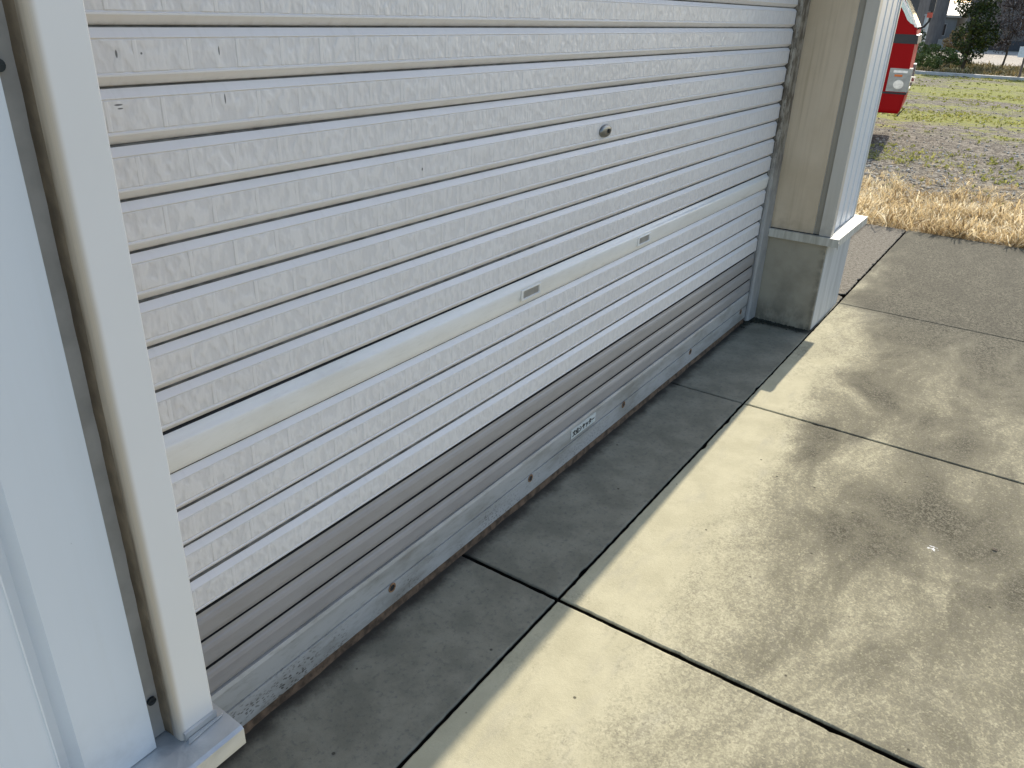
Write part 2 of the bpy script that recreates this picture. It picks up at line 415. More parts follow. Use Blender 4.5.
# roller shutter
def slat_curtain(z0, n, prof, x0=XL-.04, x1=XR, nx=60, seed=1):
    """extrudes a slat section (list of (y, t) from bottom to top of one pitch) along X, n slats"""
    bm = bmesh.new()
    for k in range(n):
        rows = []
        sag = [random.Random(seed*100+k).uniform(-.0008, .0008) for _ in range(4)]
        for (y, t) in prof:
            row = []
            for i in range(nx+1):
                x = x0 + (x1-x0)*i/nx
                dy = .0022*noise.noise(Vector((x*1.3, (k+seed*7)*.9, 0)))
                row.append(bm.verts.new((x, y + dy, z0 + (k+t)*PITCHL[0])))
            rows.append(row)
        for a, b in zip(rows[:-1], rows[1:]):
            for i in range(nx):
                fc = bm.faces.new((a[i], a[i+1], b[i+1], b[i]))
                if rows.index(a) >= len(rows)-3: fc.material_index = 1
    return bm
PITCHL = [PITCH]
# section: gap, hooked lower edge, slanting lower face, face with small lips, slanting top face
PROF = [(.012, .0), (.0045, .010), (.002, .028), (-.0085, .165), (-.0100, .185), (-.0100, .215), (-.0088, .23), (-.0088, .80), (-.0098, .815), (-.0092, .835), (.0001, .974), (.0060, .976), (.0085, 1.0)]
bm = slat_curtain(Z0, 4, PROF, seed=1)
b2 = slat_curtain(Z0 + 5*PITCH, 22, PROF, seed=2)
me = bpy.data.meshes.new('tmp'); b2.to_mesh(me); bm.from_mesh(me); b2.free()
SH = obj('roller_shutter', bm, [M_slat, simple('grimy gap', (.24, .225, .20), .8, 0, .4, 30)], G, smooth='raw')
PROFH = [(.012, .0), (.0005, .012), (-.0055, .05), (-.0085, .16), (-.0105, .35), (-.0125, .60), (-.0125, .72), (-.0115, .755), (-.0075, .80), (-.0005, .865), (.0, .965), (.0105, .967), (.0118, 1.0)]
hs = obj('handle_slat', slat_curtain(Z0 + 4*PITCH, 1, PROFH, seed=3), [M_handle, M_dark], SH, smooth='raw')
for p in hs.data.polygons: p.use_smooth = True
tag(hs, 'smooth slat with two finger pulls')
PITCHL[0] = .0683
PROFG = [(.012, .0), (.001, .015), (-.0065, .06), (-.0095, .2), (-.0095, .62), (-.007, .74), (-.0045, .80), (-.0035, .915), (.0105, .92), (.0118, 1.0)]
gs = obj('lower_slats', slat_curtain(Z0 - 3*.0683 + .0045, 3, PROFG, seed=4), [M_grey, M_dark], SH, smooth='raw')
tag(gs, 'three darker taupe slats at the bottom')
PITCHL[0] = PITCH
# backing that closes the gaps between slats
obj('backing_sheet', bbox(XL-.04, XR, .013, .02, .02, ZT, .001), M_dark, SH)
# bottom rail
bm = bmesh.new()
prism(bm, [(.014, .027), (-.0065, .027), (-.0105, .031), (-.0105, .0945), (-.0035, .0960), (-.0035, .0990), (-.0105, .1005), (-.012, .155), (-.009, .164), (.014, .1645)], 'X', XL-.04, XR)
rl = obj('bottom_rail', bm, M_rail, SH); tag(rl, 'dirty aluminium bottom rail')
bm = bmesh.new()
K = 220
lo = []; hi = []; hb = []
for i in range(K+1):
    x = XL-.04 + (XR-XL+.04)*i/K
    y = -.004 + .005*noise.noise(Vector((x*9, 0, 0))) + .002*noise.noise(Vector((x*60, 1, 0)))
    lo.append(bm.verts.new((x, y-.003, -.001))); hi.append(bm.verts.new((x, y, .0265))); hb.append(bm.verts.new((x, .012, .0265)))
for i in range(K):
    bm.faces.new((lo[i], lo[i+1], hi[i+1], hi[i])); bm.faces.new((hi[i], hi[i+1], hb[i+1], hb[i]))
obj('rubber_seal', bm, M_seal, SH, smooth='raw')
# bolt holes in the rail with rusty rims
for i in range(5):
    x = .776 + .637*i; z = .084
    bm = bmesh.new(); seg = 20; ro, ri = .0135, .0092
    O = [bm.verts.new((x+ro*math.cos(a), -.0108, z+ro*math.sin(a))) for a in [2*math.pi*j/seg for j in range(seg)]]
    O2 = [bm.verts.new((x+(ro-.0008)*math.cos(a), -.0122, z+(ro-.0008)*math.sin(a))) for a in [2*math.pi*j/seg for j in range(seg)]]
    I = [bm.verts.new((x+ri*math.cos(a), -.0122, z+ri*math.sin(a))) for a in [2*math.pi*j/seg for j in range(seg)]]
    I2 = [bm.verts.new((x+ri*math.cos(a), -.0107, z+ri*math.sin(a))) for a in [2*math.pi*j/seg for j in range(seg)]]
    for A, B in ((O, O2), (O2, I), (I, I2)):
        for j in range(seg): bm.faces.new((A[j], A[(j+1) % seg], B[(j+1) % seg], B[j]))
    f = bm.faces.new(I2); f.material_index = 1
    obj('bolt_hole', bm, [M_rust, M_dark], SH)
# lock
bm = bmesh.new()
seg = 36; rings = []
for (sc, y) in ((1.0, -.0088), (1.0, -.0125), (.93, -.0148), (.70, -.0165), (.35, -.0175)):
    rings.append([bm.verts.new((1.728 + .034*sc*math.cos(2*math.pi*i/seg), y, 1.096 + .0175*sc*math.sin(2*math.pi*i/seg))) for i in range(seg)])
for A, B in zip(rings[:-1], rings[1:]):
    for i in range(seg): bm.faces.new((A[i], A[(i+1) % seg], B[(i+1) % seg], B[i]))
bm.faces.new(rings[-1])
LK = obj('lock', bm, M_steel, SH, smooth=True); tag(LK, 'oval steel lock plate')
bm = bmesh.new(); disc_y(bm, 1.737, 1.096, -.0205, -.0168, .0062); bevel(bm, .0006, 1); box(bm, 1.7362, 1.7378, -.0212, -.0204, 1.092, 1.100)
bmm = obj('keyhole', bm, M_screw, SH)
# finger pulls
for x in (1.364, 2.072):
    z = .709; w, h = .050, .0160
    bm = bmesh.new()
    def rr(w, h, y, r=.004):
        o = []
        for (sx, sz, a0) in ((1, 1, 0), (-1, 1, 90), (-1, -1, 180), (1, -1, 270)):
            for q in range(4):
                a = math.radians(a0 + q*30)
                o.append(bm.verts.new((x + sx*(w-r) + r*math.cos(a), y, z + sz*(h-r) + r*math.sin(a))))
        return o
    R = [rr(w, h, -.009), rr(w, h, -.0150), rr(w-.0015, h-.0015, -.0158), rr(w-.009, h-.0045, -.0158), rr(w-.011, h-.006, -.0128)]
    for A, B in zip(R[:-1], R[1:]):
        for i in range(16): bm.faces.new((A[i], A[(i+1) % 16], B[(i+1) % 16], B[i]))
    f = bm.faces.new(R[-1]); f.material_index = 1
    obj('finger_pull', bm, [M_handle, simple('worn grey recess', (.33, .33, .32), .35, .4)], SH)
# maker label with its lettering
M_plate = simple('silver label', (.66, .70, .69), .4, .2, .1, 120)
LB = obj('label_plate', bbox(1.655, 1.822, -.0132, -.0121, .1125, .147, .0004, 1), M_plate, SH)
cu = bpy.data.curves.new('lettering', 'FONT'); cu.body = '文化シヤッター'; cu.size = .0245; cu.extrude = .0003; cu.align_x = 'CENTER'; cu.align_y = 'CENTER'; cu.resolution_u = 3
cu.offset = .0011
to = bpy.data.objects.new('lettering_curve', cu); COL.objects.link(to)
bpy.context.view_layer.update()
tm = bpy.data.meshes.new_from_object(to.evaluated_get(bpy.context.evaluated_depsgraph_get()))
bpy.data.objects.remove(to)
bm = bmesh.new(); bm.from_mesh(tm)
xs = [v.co.x for v in bm.verts]; ys = [v.co.y for v in bm.verts]
sx = .150/(max(xs)-min(xs)); sy = .0235/(max(ys)-min(ys)); mx = (max(xs)+min(xs))/2; my = (max(ys)+min(ys))/2
for v in bm.verts: v.co = Vector((1.7385 + (v.co.x-mx)*sx, -.0135 - v.co.z, .1297 + (v.co.y-my)*sy))
obj('lettering', bm, simple('black print', (.015, .018, .02), .5), SH)
# guide rails
for s, (a, b) in enumerate(((XR-.002, XR+.10), (XL-.09, XL-.03))):
    bm = bmesh.new()
    if s == 0:
        prism(bm, [(a+.008, -.018), (a+.016, -.028), (a+.098, -.034), (a+.098, -.02), (a+.022, -.016), (a+.014, -.010), (a+.012, .05), (a+.006, .05)], 'Z', .012, ZT)
        prism(bm, [(a+.001, -.0135), (a+.0065, -.0135), (a+.0065, -.02), (a+.001, -.02)], 'Z', .012, ZT)
    else:
        box(bm, a, b, -.034, -.016, .012, ZT)
    obj('guide_rail', bm, M_guide, G)
obj('guide_channel', bbox(XR+.001, XR+.10, .0, .06, .01, ZT, .001), M_dark, G)

# piers: plinth, sill cap, siding, corner trim, reveal board
YF = -.32
def corner_trim(x_in, sgn):
    """L-shaped corner cover; x_in is the plane of the opening, sgn -1 for the left pier (extends to -X)"""
    s = sgn
    pts = []
    r = .007
    w, d = .054, .055
    # start at reveal side back, go round to front
    def arc(cx, cy, a0, a1):
        return [(cx + r*math.cos(math.radians(a)), cy + r*math.sin(math.radians(a))) for a in [a0 + (a1-a0)*q/5 for q in range(6)]]
    out = [(0, YF + d), (0, YF + .002), (s*.002, YF)]
    c = (s*(w-r), YF + r)
    arcpts = [(c[0] + s*r*math.sin(math.radians(a)), c[1] - r*math.cos(math.radians(a))) for a in range(0, 91, 15)]
    inner = [(s*w, YF + .041), (s*.02, YF + .041), (s*.02, YF + d)]
    poly = [(x_in + x, y) for x, y in out + arcpts + inner]
    bm = bmesh.new(); prism(bm, poly, 'Z', .478, 2.62); return bm
def siding(x0, x1, first_groove, step=.115):
    """vertical ribbed siding in plan: flats at -.30, grooves down to -.288"""
    pts = [(x0, -.27), (x0, -.299)]
    g = first_groove
    while g < x0: g += step
    while g < x1 - .04:
        pts += [(g-.014, -.2995), (g-.0125, -.3005), (g-.0105, -.299), (g-.007, -.2865), (g+.003, -.2865), (g+.014, -.2995)]
        g += step
    pts += [(x1, -.299), (x1, -.27)]
    bm = bmesh.new(); prism(bm, pts, 'Z', .478, 2.62); return bm
# ---- left pier
lw = obj('wall', bbox(-3.2, .068, -.2785, .30, .477, 2.62, .002), M_panel, G); tag(lw, 'wall left of the shutter')
bm = bmesh.new()
prism(bm, [(.072, -.2786), (.074, -.2786), (.076, .29), (.068, .29)], 'Z', .477, 2.62)
obj('reveal_board', bm, M_beige, lw)
obj('siding', siding(-3.2, .001, -.103 - .115*26), M_panel, lw, smooth='raw')
obj('siding_base', bbox(.0035, .0300, -.2835, -.2787, .478, 2.62, .0005, 1), simple('shaded siding recess', (.42, .40, .37), .5, 0, .12, 20), lw)  # recess shade beside the trim put into a greyer siding colour
ct = obj('corner_trim', corner_trim(.080, -1), M_triml, lw)
# weathered sealant bead on the outer side of the trim
bm = bmesh.new()
rows = []
for i in range(120):
    z = .479 + (2.61-.479)*i/119
    j = .0009*noise.noise(Vector((0, 3, z*30)))
    rows.append([bm.verts.new(v) for v in ((.0262, YF+.0180, z), (.0252+j, YF+.0195, z), (.0250+j, YF+.030, z), (.0242+j, YF+.036, z), (.0230+j, YF+.041, z))])
for A, B in zip(rows[:-1], rows[1:]):
    for i in range(4): bm.faces.new((A[i], A[i+1], B[i+1], B[i]))
obj('sealant', bm, M_brown, lw, smooth=True)
for z in (1.338, .545):
    bm = bmesh.new(); xx = .0075 if z > 1 else .0145; zz = z + (.006 if z > 1 else 0)
    disc_y(bm, xx, zz, -.2875, -.2836, .0060, 16); bevel(bm, .0012, 2)
    box(bm, xx-.0045, xx+.0045, -.2881, -.2874, zz-.0007, zz+.0007)
    obj('screw', bm, M_screw, lw)
lp = obj('plinth', bbox(-3.2, .070, -.305, .30, -.03, .44, .004), [M_plinth], G)
# left sill cap with folded flashing
bm = bmesh.new()
prism(bm, [(-.270, .4765), (-.322, .4765), (-.357, .4735), (-.3625, .470), (-.3625, .441), (-.3595, .441), (-.3595, .466), (-.270, .466)], 'X', -3.2, .0945)
lc = obj('sill_cap', bm, M_cap, G); tag(lc, 'galvanised sill cap under the left corner trim')
bm = bmesh.new()
prism(bm, [(-.322, .477), (-.3245, .492), (-.3205, .493), (-.3205, .477)], 'X', .030, .081)
box(bm, .0805, .0945, -.3225, .29, .441, .4755)
obj('flashing_upstand', bm, M_cap, lc)
bm = bmesh.new(); prism(bm, [(.030, -.330), (.086, -.326), (.090, -.3235), (.034, -.3235)], 'Z', .4775, .4805)
obj('lead_bead', bm, M_cap, lc)
# ---- right pier
RX = 3.508; RE = 4.05
rw = obj('wall', bbox(RX+.012, RE-.01, -.2785, .30, .477, 2.62, .002), M_panel, G); tag(rw, 'narrow wall right of the shutter')
obj('siding', siding(RX+.056, RE, RX+.14), M_panel, rw, smooth='raw')
obj('corner_trim', corner_trim(RX, 1), mat_wall('shade-tinted dirty white trim', (.60, .56, .49), (.46, .41, .33), .35, .42), rw)  # dirty white trim; the reveal's warm shade is mixed into its colour
obj('corner_trim', bbox(RE-.004, RE+.012, YF+.016, -.20, .478, 2.62, .003), M_trim, rw)
obj('reveal_board', bbox(RX+.004, RX+.013, -.236, -.03, .478, 2.62, .001), M_beige, rw)
obj('reveal_groove', bbox(RX+.0105, RX+.014, -.2655, -.2375, .478, 2.62, .0005, 1), M_grooveb, rw)
rp = obj('plinth', bbox(RX+.004, RE-.002, -.309, .30, -.03, .436, .006, 3), M_plinth, G); tag(rp, 'stained mortar plinth right of the shutter')
obj('plinth_facing', bbox(RX+.022, RE-.006, -.3125, -.3091, .0, .434, .001), M_plinthf, rp)
bm = bmesh.new()
prism(bm, [(RX-.018, -.034), (RX-.018, -.3625), (RE+.055, -.3625), (RE+.055, .30), (RE-.02, .30), (RE-.02, -.26), (RX+.02, -.26), (RX+.02, -.034)], 'Z', .437, .4755)
bevel(bm, .0022, 2)
rc = obj('sill_cap', bm, M_capw, G); tag(rc, 'sunlit white sill cap around the right plinth')
obj('cap_shadow_joint', bbox(RX+.0015, RX+.012, -.318, -.03, .4757, .4795, .0004, 1), M_dark, rc)
bm = bmesh.new(); tube(bm, [(RX-.0185, -.3635, .462), (RX-.019, -.364, .45), (RX-.019, -.364, .436), (RX-.0185, -.3635, .428)], .0035, 8, .0018)
obj('paint_drip', bm, M_capw, rc)
# side wall, rear wall, lintel, roof
obj('wall', bbox(RE-.1, RE, .301, 5.2, -.03, 2.62, .002), M_panel, G)['label'] = 'right side wall'
obj('wall', bbox(-3.2, -3.1, .301, 5.2, -.03, 2.62, .002), M_panel, G)['label'] = 'left side wall'
obj('wall', bbox(-3.099, RE-.101, 5.1, 5.2, -.03, 2.62, .002), M_panel, G)['label'] = 'rear wall'
obj('lintel', bbox(.079, RX+.003, -.300, .20, 2.30, 2.615, .003), M_panel, G)
bm = bmesh.new(); box(bm, -3.26, RE+.06, -.335, 5.26, 2.622, 2.70); bevel(bm, .004, 1)
obj('roof', bm, simple('grey roof sheet', (.2, .2, .2), .5, .3), G)
# moss and dirt lumps where plinth and guide rail meet the floor
bm = bmesh.new(); rnd = random.Random(3)
for i in range(420):
    if rnd.random() < .75:
        x = RX + .004 - abs(rnd.gauss(0, .022)); y = -.01 - rnd.random()*.285
        if rnd.random() > .9 + (y+.15)*1.8 and y < -.12: continue
    else:
        x = 3.50 - rnd.random()*.16; y = -.012 - abs(rnd.gauss(0, .012))
    r = rnd.uniform(.002, .0075)*(1.25 if y > -.15 else .8)
    m = Matrix.Translation((x, y, r*.25)) @ Matrix.Diagonal((1, 1, .6, 1))
    bmesh.ops.create_icosphere(bm, subdivisions=1, radius=r, matrix=m)
for v in bm.verts: v.co += Vector((noise.noise(v.co*300), noise.noise(v.co*310+Vector((5,5,5))), 0))*.0015
tag(obj('moss', bm, simple('dark moss and dirt', (.030, .032, .022), .95, 0, .5, 90, .002), recenter=False), 'black moss and dirt gathered at the foot of the plinth', 'moss', kind='stuff')

# ------------------------------------------------------------------ dry grass, stones and green tufts
def ggrass(cols, name, rough=.7, trans=0):
    n = N(name)
    at = n.t.nodes.new('ShaderNodeAttribute'); at.attribute_name = 'tint'
    f = at.outputs['Fac']
    c = n.mix(n.ramp(f, 0, .5), cols[0], cols[1]); c = n.mix(n.ramp(f, .5, 1), c, cols[2])
    n.done(c, rough, 0, None, .2)
    if trans:
        tr = n.t.nodes.new('ShaderNodeBsdfTranslucent'); n.link(c, tr.inputs[0])
        mx = n.t.nodes.new('ShaderNodeMixShader'); mx.inputs[0].default_value = trans
        n.link(n.b.outputs[0], mx.inputs[1]); n.link(tr.outputs[0], mx.inputs[2]); n.link(mx.outputs[0], n.out.inputs[0])
    return n.m
class Blades:
    def __init__(s): s.v = []; s.f = []; s.t = []
    def blade(s, p, d, L, w, bend, tint, segs=3, head=0):
        x, y, z = p; a = random.uniform(0, math.pi); wx, wy = math.cos(a)*w/2, math.sin(a)*w/2
        b = len(s.v); dx, dy, dz = d
        for i in range(segs+1):
            t = i/segs; k = L*t
            cx = x + dx*k + bend[0]*t*t*L; cy = y + dy*k + bend[1]*t*t*L; cz = z + dz*k - .35*t*t*L*math.hypot(bend[0], bend[1])
            q = (1 - t*.75)
            if head and t > .6: q = head
            s.v += [(cx-wx*q, cy-wy*q, cz), (cx+wx*q, cy+wy*q, cz)]; s.t += [tint, tint]
        for i in range(segs): s.f.append((b+2*i, b+2*i+1, b+2*i+3, b+2*i+2))
    def build(s, name, mat):
        me = bpy.data.meshes.new(name); me.from_pydata(s.v, [], s.f); me.materials.append(mat)
        at = me.attributes.new('tint', 'FLOAT', 'POINT'); at.data.foreach_set('value', s.t)
        o = bpy.data.objects.new(name, me); COL.objects.link(o); return o
rnd = random.Random(5)
B = Blades()
def tuft(B, x, y, n, h, spread, tb, w=.0035, z=-.033):
    for _ in range(n):
        a = rnd.uniform(0, 2*math.pi); s = abs(rnd.gauss(0, spread))
        d = Vector((math.cos(a)*s, math.sin(a)*s, 1)).normalized()
        L = h*rnd.uniform(.45, 1.15); bd = rnd.uniform(0, .55); a2 = a + rnd.uniform(-.9, .9)
        B.blade((x+rnd.gauss(0, .012), y+rnd.gauss(0, .012), z), d, L, w*rnd.uniform(.6, 1.4), (math.cos(a2)*bd, math.sin(a2)*bd),
                min(1, max(0, tb + rnd.gauss(0, .3))), 3, rnd.choice((0, 0, 1.3, 1.9)))
N1 = 0
while N1 < 7000:
    x = 6.15 + rnd.expovariate(1/.85); y = rnd.uniform(-4.2, 2.4)
    if x > 9.8: continue
    if x < 6.2 and rnd.random() < .4: continue
    dens = noise.noise(Vector((x*1.7, y*1.3, 0)))
    if dens < -.12 - .0*x and rnd.random() < .75: continue
    if x > 8.3 and dens < .1 and rnd.random() < .8: continue
    h = max(.03, (.135 - .032*(x-6.15)) * (1 + .8*noise.noise(Vector((x*3, y*3, 4)))))
    tb = .55 + .5*noise.noise(Vector((x*2, y*2, 9)))
    tuft(B, x, y, rnd.randint(5, 10), h, .75, tb, .0045); N1 += 1
for i in range(3800):      # matted, lying straw
    x = 6.13 + rnd.expovariate(1/.9); y = rnd.uniform(-4.2, 2.4)
    if x > 10.5: continue
    for _ in range(4):
        a = rnd.uniform(0, 2*math.pi)
        B.blade((x+rnd.gauss(0, .03), y+rnd.gauss(0, .03), -.028+rnd.random()*.015), (math.cos(a), math.sin(a), rnd.uniform(0, .35)), rnd.uniform(.03, .09), .0045, (rnd.uniform(-.4, .4), rnd.uniform(-.4, .4)), rnd.uniform(.3, 1), 2)
M_dry = ggrass([(.22, .145, .065), (.62, .48, .26), (.86, .77, .55)], 'dry golden grass', .7, .45)
tag(B.build('dry_grass', M_dry), 'dry golden grass along the end of the concrete', 'grass', kind='stuff')
B = Blades()
N2 = 0
while N2 < 6000:
    x = 7.3 + 21*rnd.random()**1.2; y = rnd.uniform(-5, 5.5)
    q = noise.noise(Vector((x*.55, y*.33, 2))) + .5*noise.noise(Vector((x*1.9, y*1.2, 3)))
    if q < .12 and rnd.random() < .93: continue
    if x < 9 and rnd.random() < .7: continue
    tuft(B, x, y, 5, .028 + .012*rnd.random(), .9, .5+.5*q, .006 + .0005*x); N2 += 1
M_green = ggrass([(.11, .13, .015), (.27, .28, .05), (.46, .43, .17)], 'short field grass', .7, .4)
tag(B.build('field_grass', M_green), 'short yellow green grass growing through the gravel field', 'grass', kind='stuff')
# loose stones
bm = bmesh.new(); rnd2 = random.Random(9); vs_all = []; fs_all = []; t_all = []
ico = bmesh.new(); bmesh.ops.create_icosphere(ico, subdivisions=1, radius=1); iv = [v.co.copy() for v in ico.verts]; ifc = [[v.index for v in f.verts] for f in ico.faces]; ico.free(); bm.free()
n_st = 0
while n_st < 5500:
    x = 6.16 + rnd2.random()**1.7*12; y = rnd2.uniform(-3.6, 2.6)
    if x > 9.5 and rnd2.random() < .7: continue
    if noise.noise(Vector((x*.9, y*.6, 8))) < -.15 and rnd2.random() < .7: continue
    r = rnd2.uniform(.006, .019); b = len(vs_all); sx, sy, sz = rnd2.uniform(.7, 1.3), rnd2.uniform(.7, 1.3), rnd2.uniform(.5, .8); tt = rnd2.random()
    for v in iv:
        j = 1 + .22*noise.noise(v*2 + Vector((n_st, 0, 0)))
        vs_all.append((x+v.x*r*sx*j, y+v.y*r*sy*j, -.033+r*.3+v.z*r*sz*j)); t_all.append(tt)
    fs_all += [[b+i for i in f] for f in ifc]; n_st += 1
me = bpy.data.meshes.new('gravel'); me.from_pydata(vs_all, [], fs_all); me.materials.append(ggrass([(.24, .215, .18), (.50, .46, .38), (.74, .69, .60)], 'grey stones', .85))
me.attributes.new('tint', 'FLOAT', 'POINT').data.foreach_set('value', t_all)
o = bpy.data.objects.new('gravel', me); COL.objects.link(o); tag(o, 'loose grey gravel scattered over the field', 'gravel', kind='stuff')
# dry leaf
def leaf(name, x, y, z, s, col, label, rot=0):
    bm = bmesh.new(); pts = [(-1, 0), (-.5, .42), (.1, .5), (.6, .3), (1, 0), (.6, -.3), (.1, -.5), (-.5, -.42)]
    c = bm.verts.new((x, y, z+.004*s/.03)); R = []
    for px, py in pts:
        a = math.radians(rot); qx, qy = px*math.cos(a)-py*math.sin(a), px*math.sin(a)+py*math.cos(a)
        R.append(bm.verts.new((x+qx*s, y+qy*s, z + .3*s*abs(py) + .1*s*px)))
    for i in range(8): bm.faces.new((c, R[i], R[(i+1) % 8]))
    r = bmesh.ops.solidify(bm, geom=bm.faces[:], thickness=.0006)
    tag(obj(name, bm, simple('leaf '+name+str(x), col, .7, 0, .3, 100)), label, 'leaf')
leaf('dry_leaf', 6.35, -.40, -.01, .045, (.40, .13, .04), 'orange brown dry leaf lying at the edge of the dry grass', 30)
leaf('leaf_scrap', 2.03, -1.26, .002, .010, (.10, .07, .04), 'tiny curled brown leaf scrap on the dark stained slab', 80)

# ------------------------------------------------------------------ kerb and field road
bm = bmesh.new(); box(bm, 28.3, 28.5, -60, 60, -.06, .05); bevel(bm, .01, 1)
tag(obj('kerb', bm, simple('pale kerb', (.52, .50, .46), .8, 0, .2, 3)), kind='structure')
bm = bmesh.new(); box(bm, 28.52, 29.6, -60, 60, -.06, -.028)
tag(obj('path', bm, simple('grey path', (.24, .235, .22), .9, 0, .2, 6)), kind='structure')

# ------------------------------------------------------------------ red truck
M_red = N('red truck paint'); M_red = M_red.done((.42, .004, .005), .5, 0, None, .12)
M_blk = simple('black plastic', (.018, .018, .02), .45, 0, .1)
M_glass = N('sky-toned truck glass').done((.30, .38, .38), .06, .6)  # bluish base colour stands for the reflected sky
M_chrome = simple('chrome', (.7, .7, .7), .15, 1, .05)
M_lens = simple('lamp lens', (.30, .32, .31), .22, .35, .15, 14)
M_amber = simple('amber lens', (.75, .16, .02), .25, 0, .05)
M_tyre = simple('tyre rubber', (.02, .02, .02), .85, 0, .2)
T = thing('fire_truck', (11.85, 2.9, -.035), 'red truck parked on the gravel field behind the right pier', 'truck')
TX0, TX1 = 11.0, 12.75
prof = [(.705, .35), (.685, .40), (.672, .60), (.690, .90), (.695, 1.15), (.705, 1.33), (.80, 1.47), (.905, 1.63), (1.10, 1.93), (1.22, 2.02), (2.35, 2.06), (2.35, .45), (1.9, .45), (1.85, .75), (1.6, .92), (1.35, .75), (1.3, .35)]
bm = bmesh.new(); prism(bm, prof, 'X', TX0, TX1)
es = [e for e in bm.edges if (abs(e.verts[0].co.x-e.verts[1].co.x) < 1e-5) and max(v.co.y for v in e.verts) < 1.3]
bmesh.ops.bevel(bm, geom=es, offset=.055, segments=4, affect='EDGES', profile=.6)
obj('cab', bm, M_red, T, smooth='raw')
bm = bmesh.new(); prism(bm, [(.745, 1.375), (.79, 1.39), (.84, 1.43), (.885, 1.50), (.93, 1.56), (2.1, 1.58), (2.1, 1.93), (1.15, 1.93), (.95, 1.65)], 'X', TX0-.006, TX0+.01)
bevel(bm, .003, 1); obj('side_window', bm, M_glass, T)
bm = bmesh.new(); prism(bm, [(.706, 1.350), (.738, 1.352), (.955, 1.66), (1.155, 1.945), (1.128, 1.955), (.925, 1.655)], 'X', TX0-.004, TX0+.07); bevel(bm, .006, 2); obj('windscreen_pillar', bm, simple('sunlit-toned pillar', (.7, .68, .66), .25, .3), T)  # pillar colour made pale to hold its sunlit edge
bm = bmesh.new(); prism(bm, [(.700, 1.345), (.722, 1.338), (1.145, 1.96), (1.112, 1.975)], 'X', TX0+.08, TX1-.08); obj('windscreen', bm, M_glass, T)
bm = bmesh.new(); prism(bm, [(.668, 1.165), (.676, 1.262), (.72, 1.27), (2.34, 1.27), (2.34, 1.18), (.72, 1.165)], 'X', TX0-.008, TX1+.008); bevel(bm, .006, 2); obj('grille_band', bm, M_blk, T)
for x0, x1 in ((TX0-.014, TX0+.32), (TX1-.32, TX1+.014)):
    bm = bmesh.new(); box(bm, x0, x1, .652, .905, .615, .885); bevel(bm, .03, 3)
    H = obj('headlight', bm, M_lens, T, smooth='raw')
    xs_ = x0-.004 if x0 < 11.5 else x1-.01
    bm = bmesh.new(); box(bm, xs_, xs_+.014, .75, .84, .79, .815); bevel(bm, .004, 1); obj('turn_signal', bm, M_amber, H)
    bm = bmesh.new(); prism(bm, [(.775+.06*math.cos(a), .70+.052*math.sin(a)) for a in [i*math.pi/9 for i in range(18)]], 'X', xs_-.001, xs_+.012); obj('reflector_bowl', bm, simple('bright bowl', (.70, .72, .70), .2, .5), H)
    bm = bmesh.new(); box(bm, xs_+.001, xs_+.012, .70, .86, .835, .862); bevel(bm, .005, 1); obj('lamp_highlight', bm, simple('highlight strip', (.75, .76, .74), .25, .4), H)  # pale strip drawn as the highlight along the lamp's top
bm = bmesh.new(); box(bm, TX0-.01, TX1+.01, .66, 1.29, .585, .607); bevel(bm, .004, 1); obj('trim_strip', bm, M_blk, T)
bm = bmesh.new(); box(bm, TX0-.01, TX0+.06, .60, .655, .735, .80); bevel(bm, .018, 3); FL = obj('marker_lamp', bm, M_chrome, T)
bm = bmesh.new(); box(bm, TX0-.018, TX0-.008, .61, .64, .745, .785); bevel(bm, .003, 1); obj('marker_lens', bm, simple('dark red lens', (.25, .03, .02), .3), FL)
bm = bmesh.new(); tube(bm, [(TX0+.1, .70, 1.34), (TX0+.02, .64, 1.36), (TX0, .60, 1.42), (TX0, .59, 1.60), (TX0, .60, 1.95), (TX0+.1, 1.05, 2.0)], .014, 8)
obj('mirror_arm', bm, M_blk, T, smooth=True)
bm = bmesh.new(); box(bm, TX0-.09, TX0+.10, .57, .63, 1.53, 1.90); bevel(bm, .02, 3); MR = obj('mirror', bm, M_blk, T)
bm = bmesh.new(); box(bm, TX0-.06, TX0+.05, .575, .635, 1.46, 1.515); bevel(bm, .015, 2); obj('mirror_marker', bm, simple('red marker', (.5, .05, .02), .3), MR)
bm = bmesh.new(); prism(bm, [(.63, .44), (.64, .44), (.70, .36), (.72, .33), (.70, .33)], 'X', TX0-.012, TX0-.002); obj('bumper_flap', bm, M_blk, T)
for (x, y) in ((TX0+.12, 1.6), (TX1-.12, 1.6), (TX0+.12, 4.1), (TX1-.12, 4.1)):
    bm = bmesh.new(); R = [bm.verts.new(v) for v in ()]
    prism(bm, [(y + .33*math.cos(2*math.pi*i/28), .297 + .33*math.sin(2*math.pi*i/28)) for i in range(28)], 'X', x-.1, x+.1); bevel(bm, .02, 2)
    W = obj('wheel', bm, M_tyre, T)
    bm = bmesh.new(); prism(bm, [(y + .18*math.cos(2*math.pi*i/24), .297 + .18*math.sin(2*math.pi*i/24)) for i in range(24)], 'X', x-.106, x+.106); bevel(bm, .01, 1); obj('rim', bm, M_chrome, W)
obj('body_box', bbox(TX0, TX1, 2.42, 5.1, .62, 2.15, .03, 3), M_red, T)
bm = bmesh.new(); box(bm, TX0+.3, TX1-.3, 1.0, 5.0, .38, .6); obj('chassis', bm, M_blk, T)

th = math.radians(7.5); cpt = Vector((TX0, .69, 0)); d0 = T.location - cpt
T.location = cpt + Matrix.Rotation(th, 3, 'Z') @ d0; T.rotation_euler.z = th
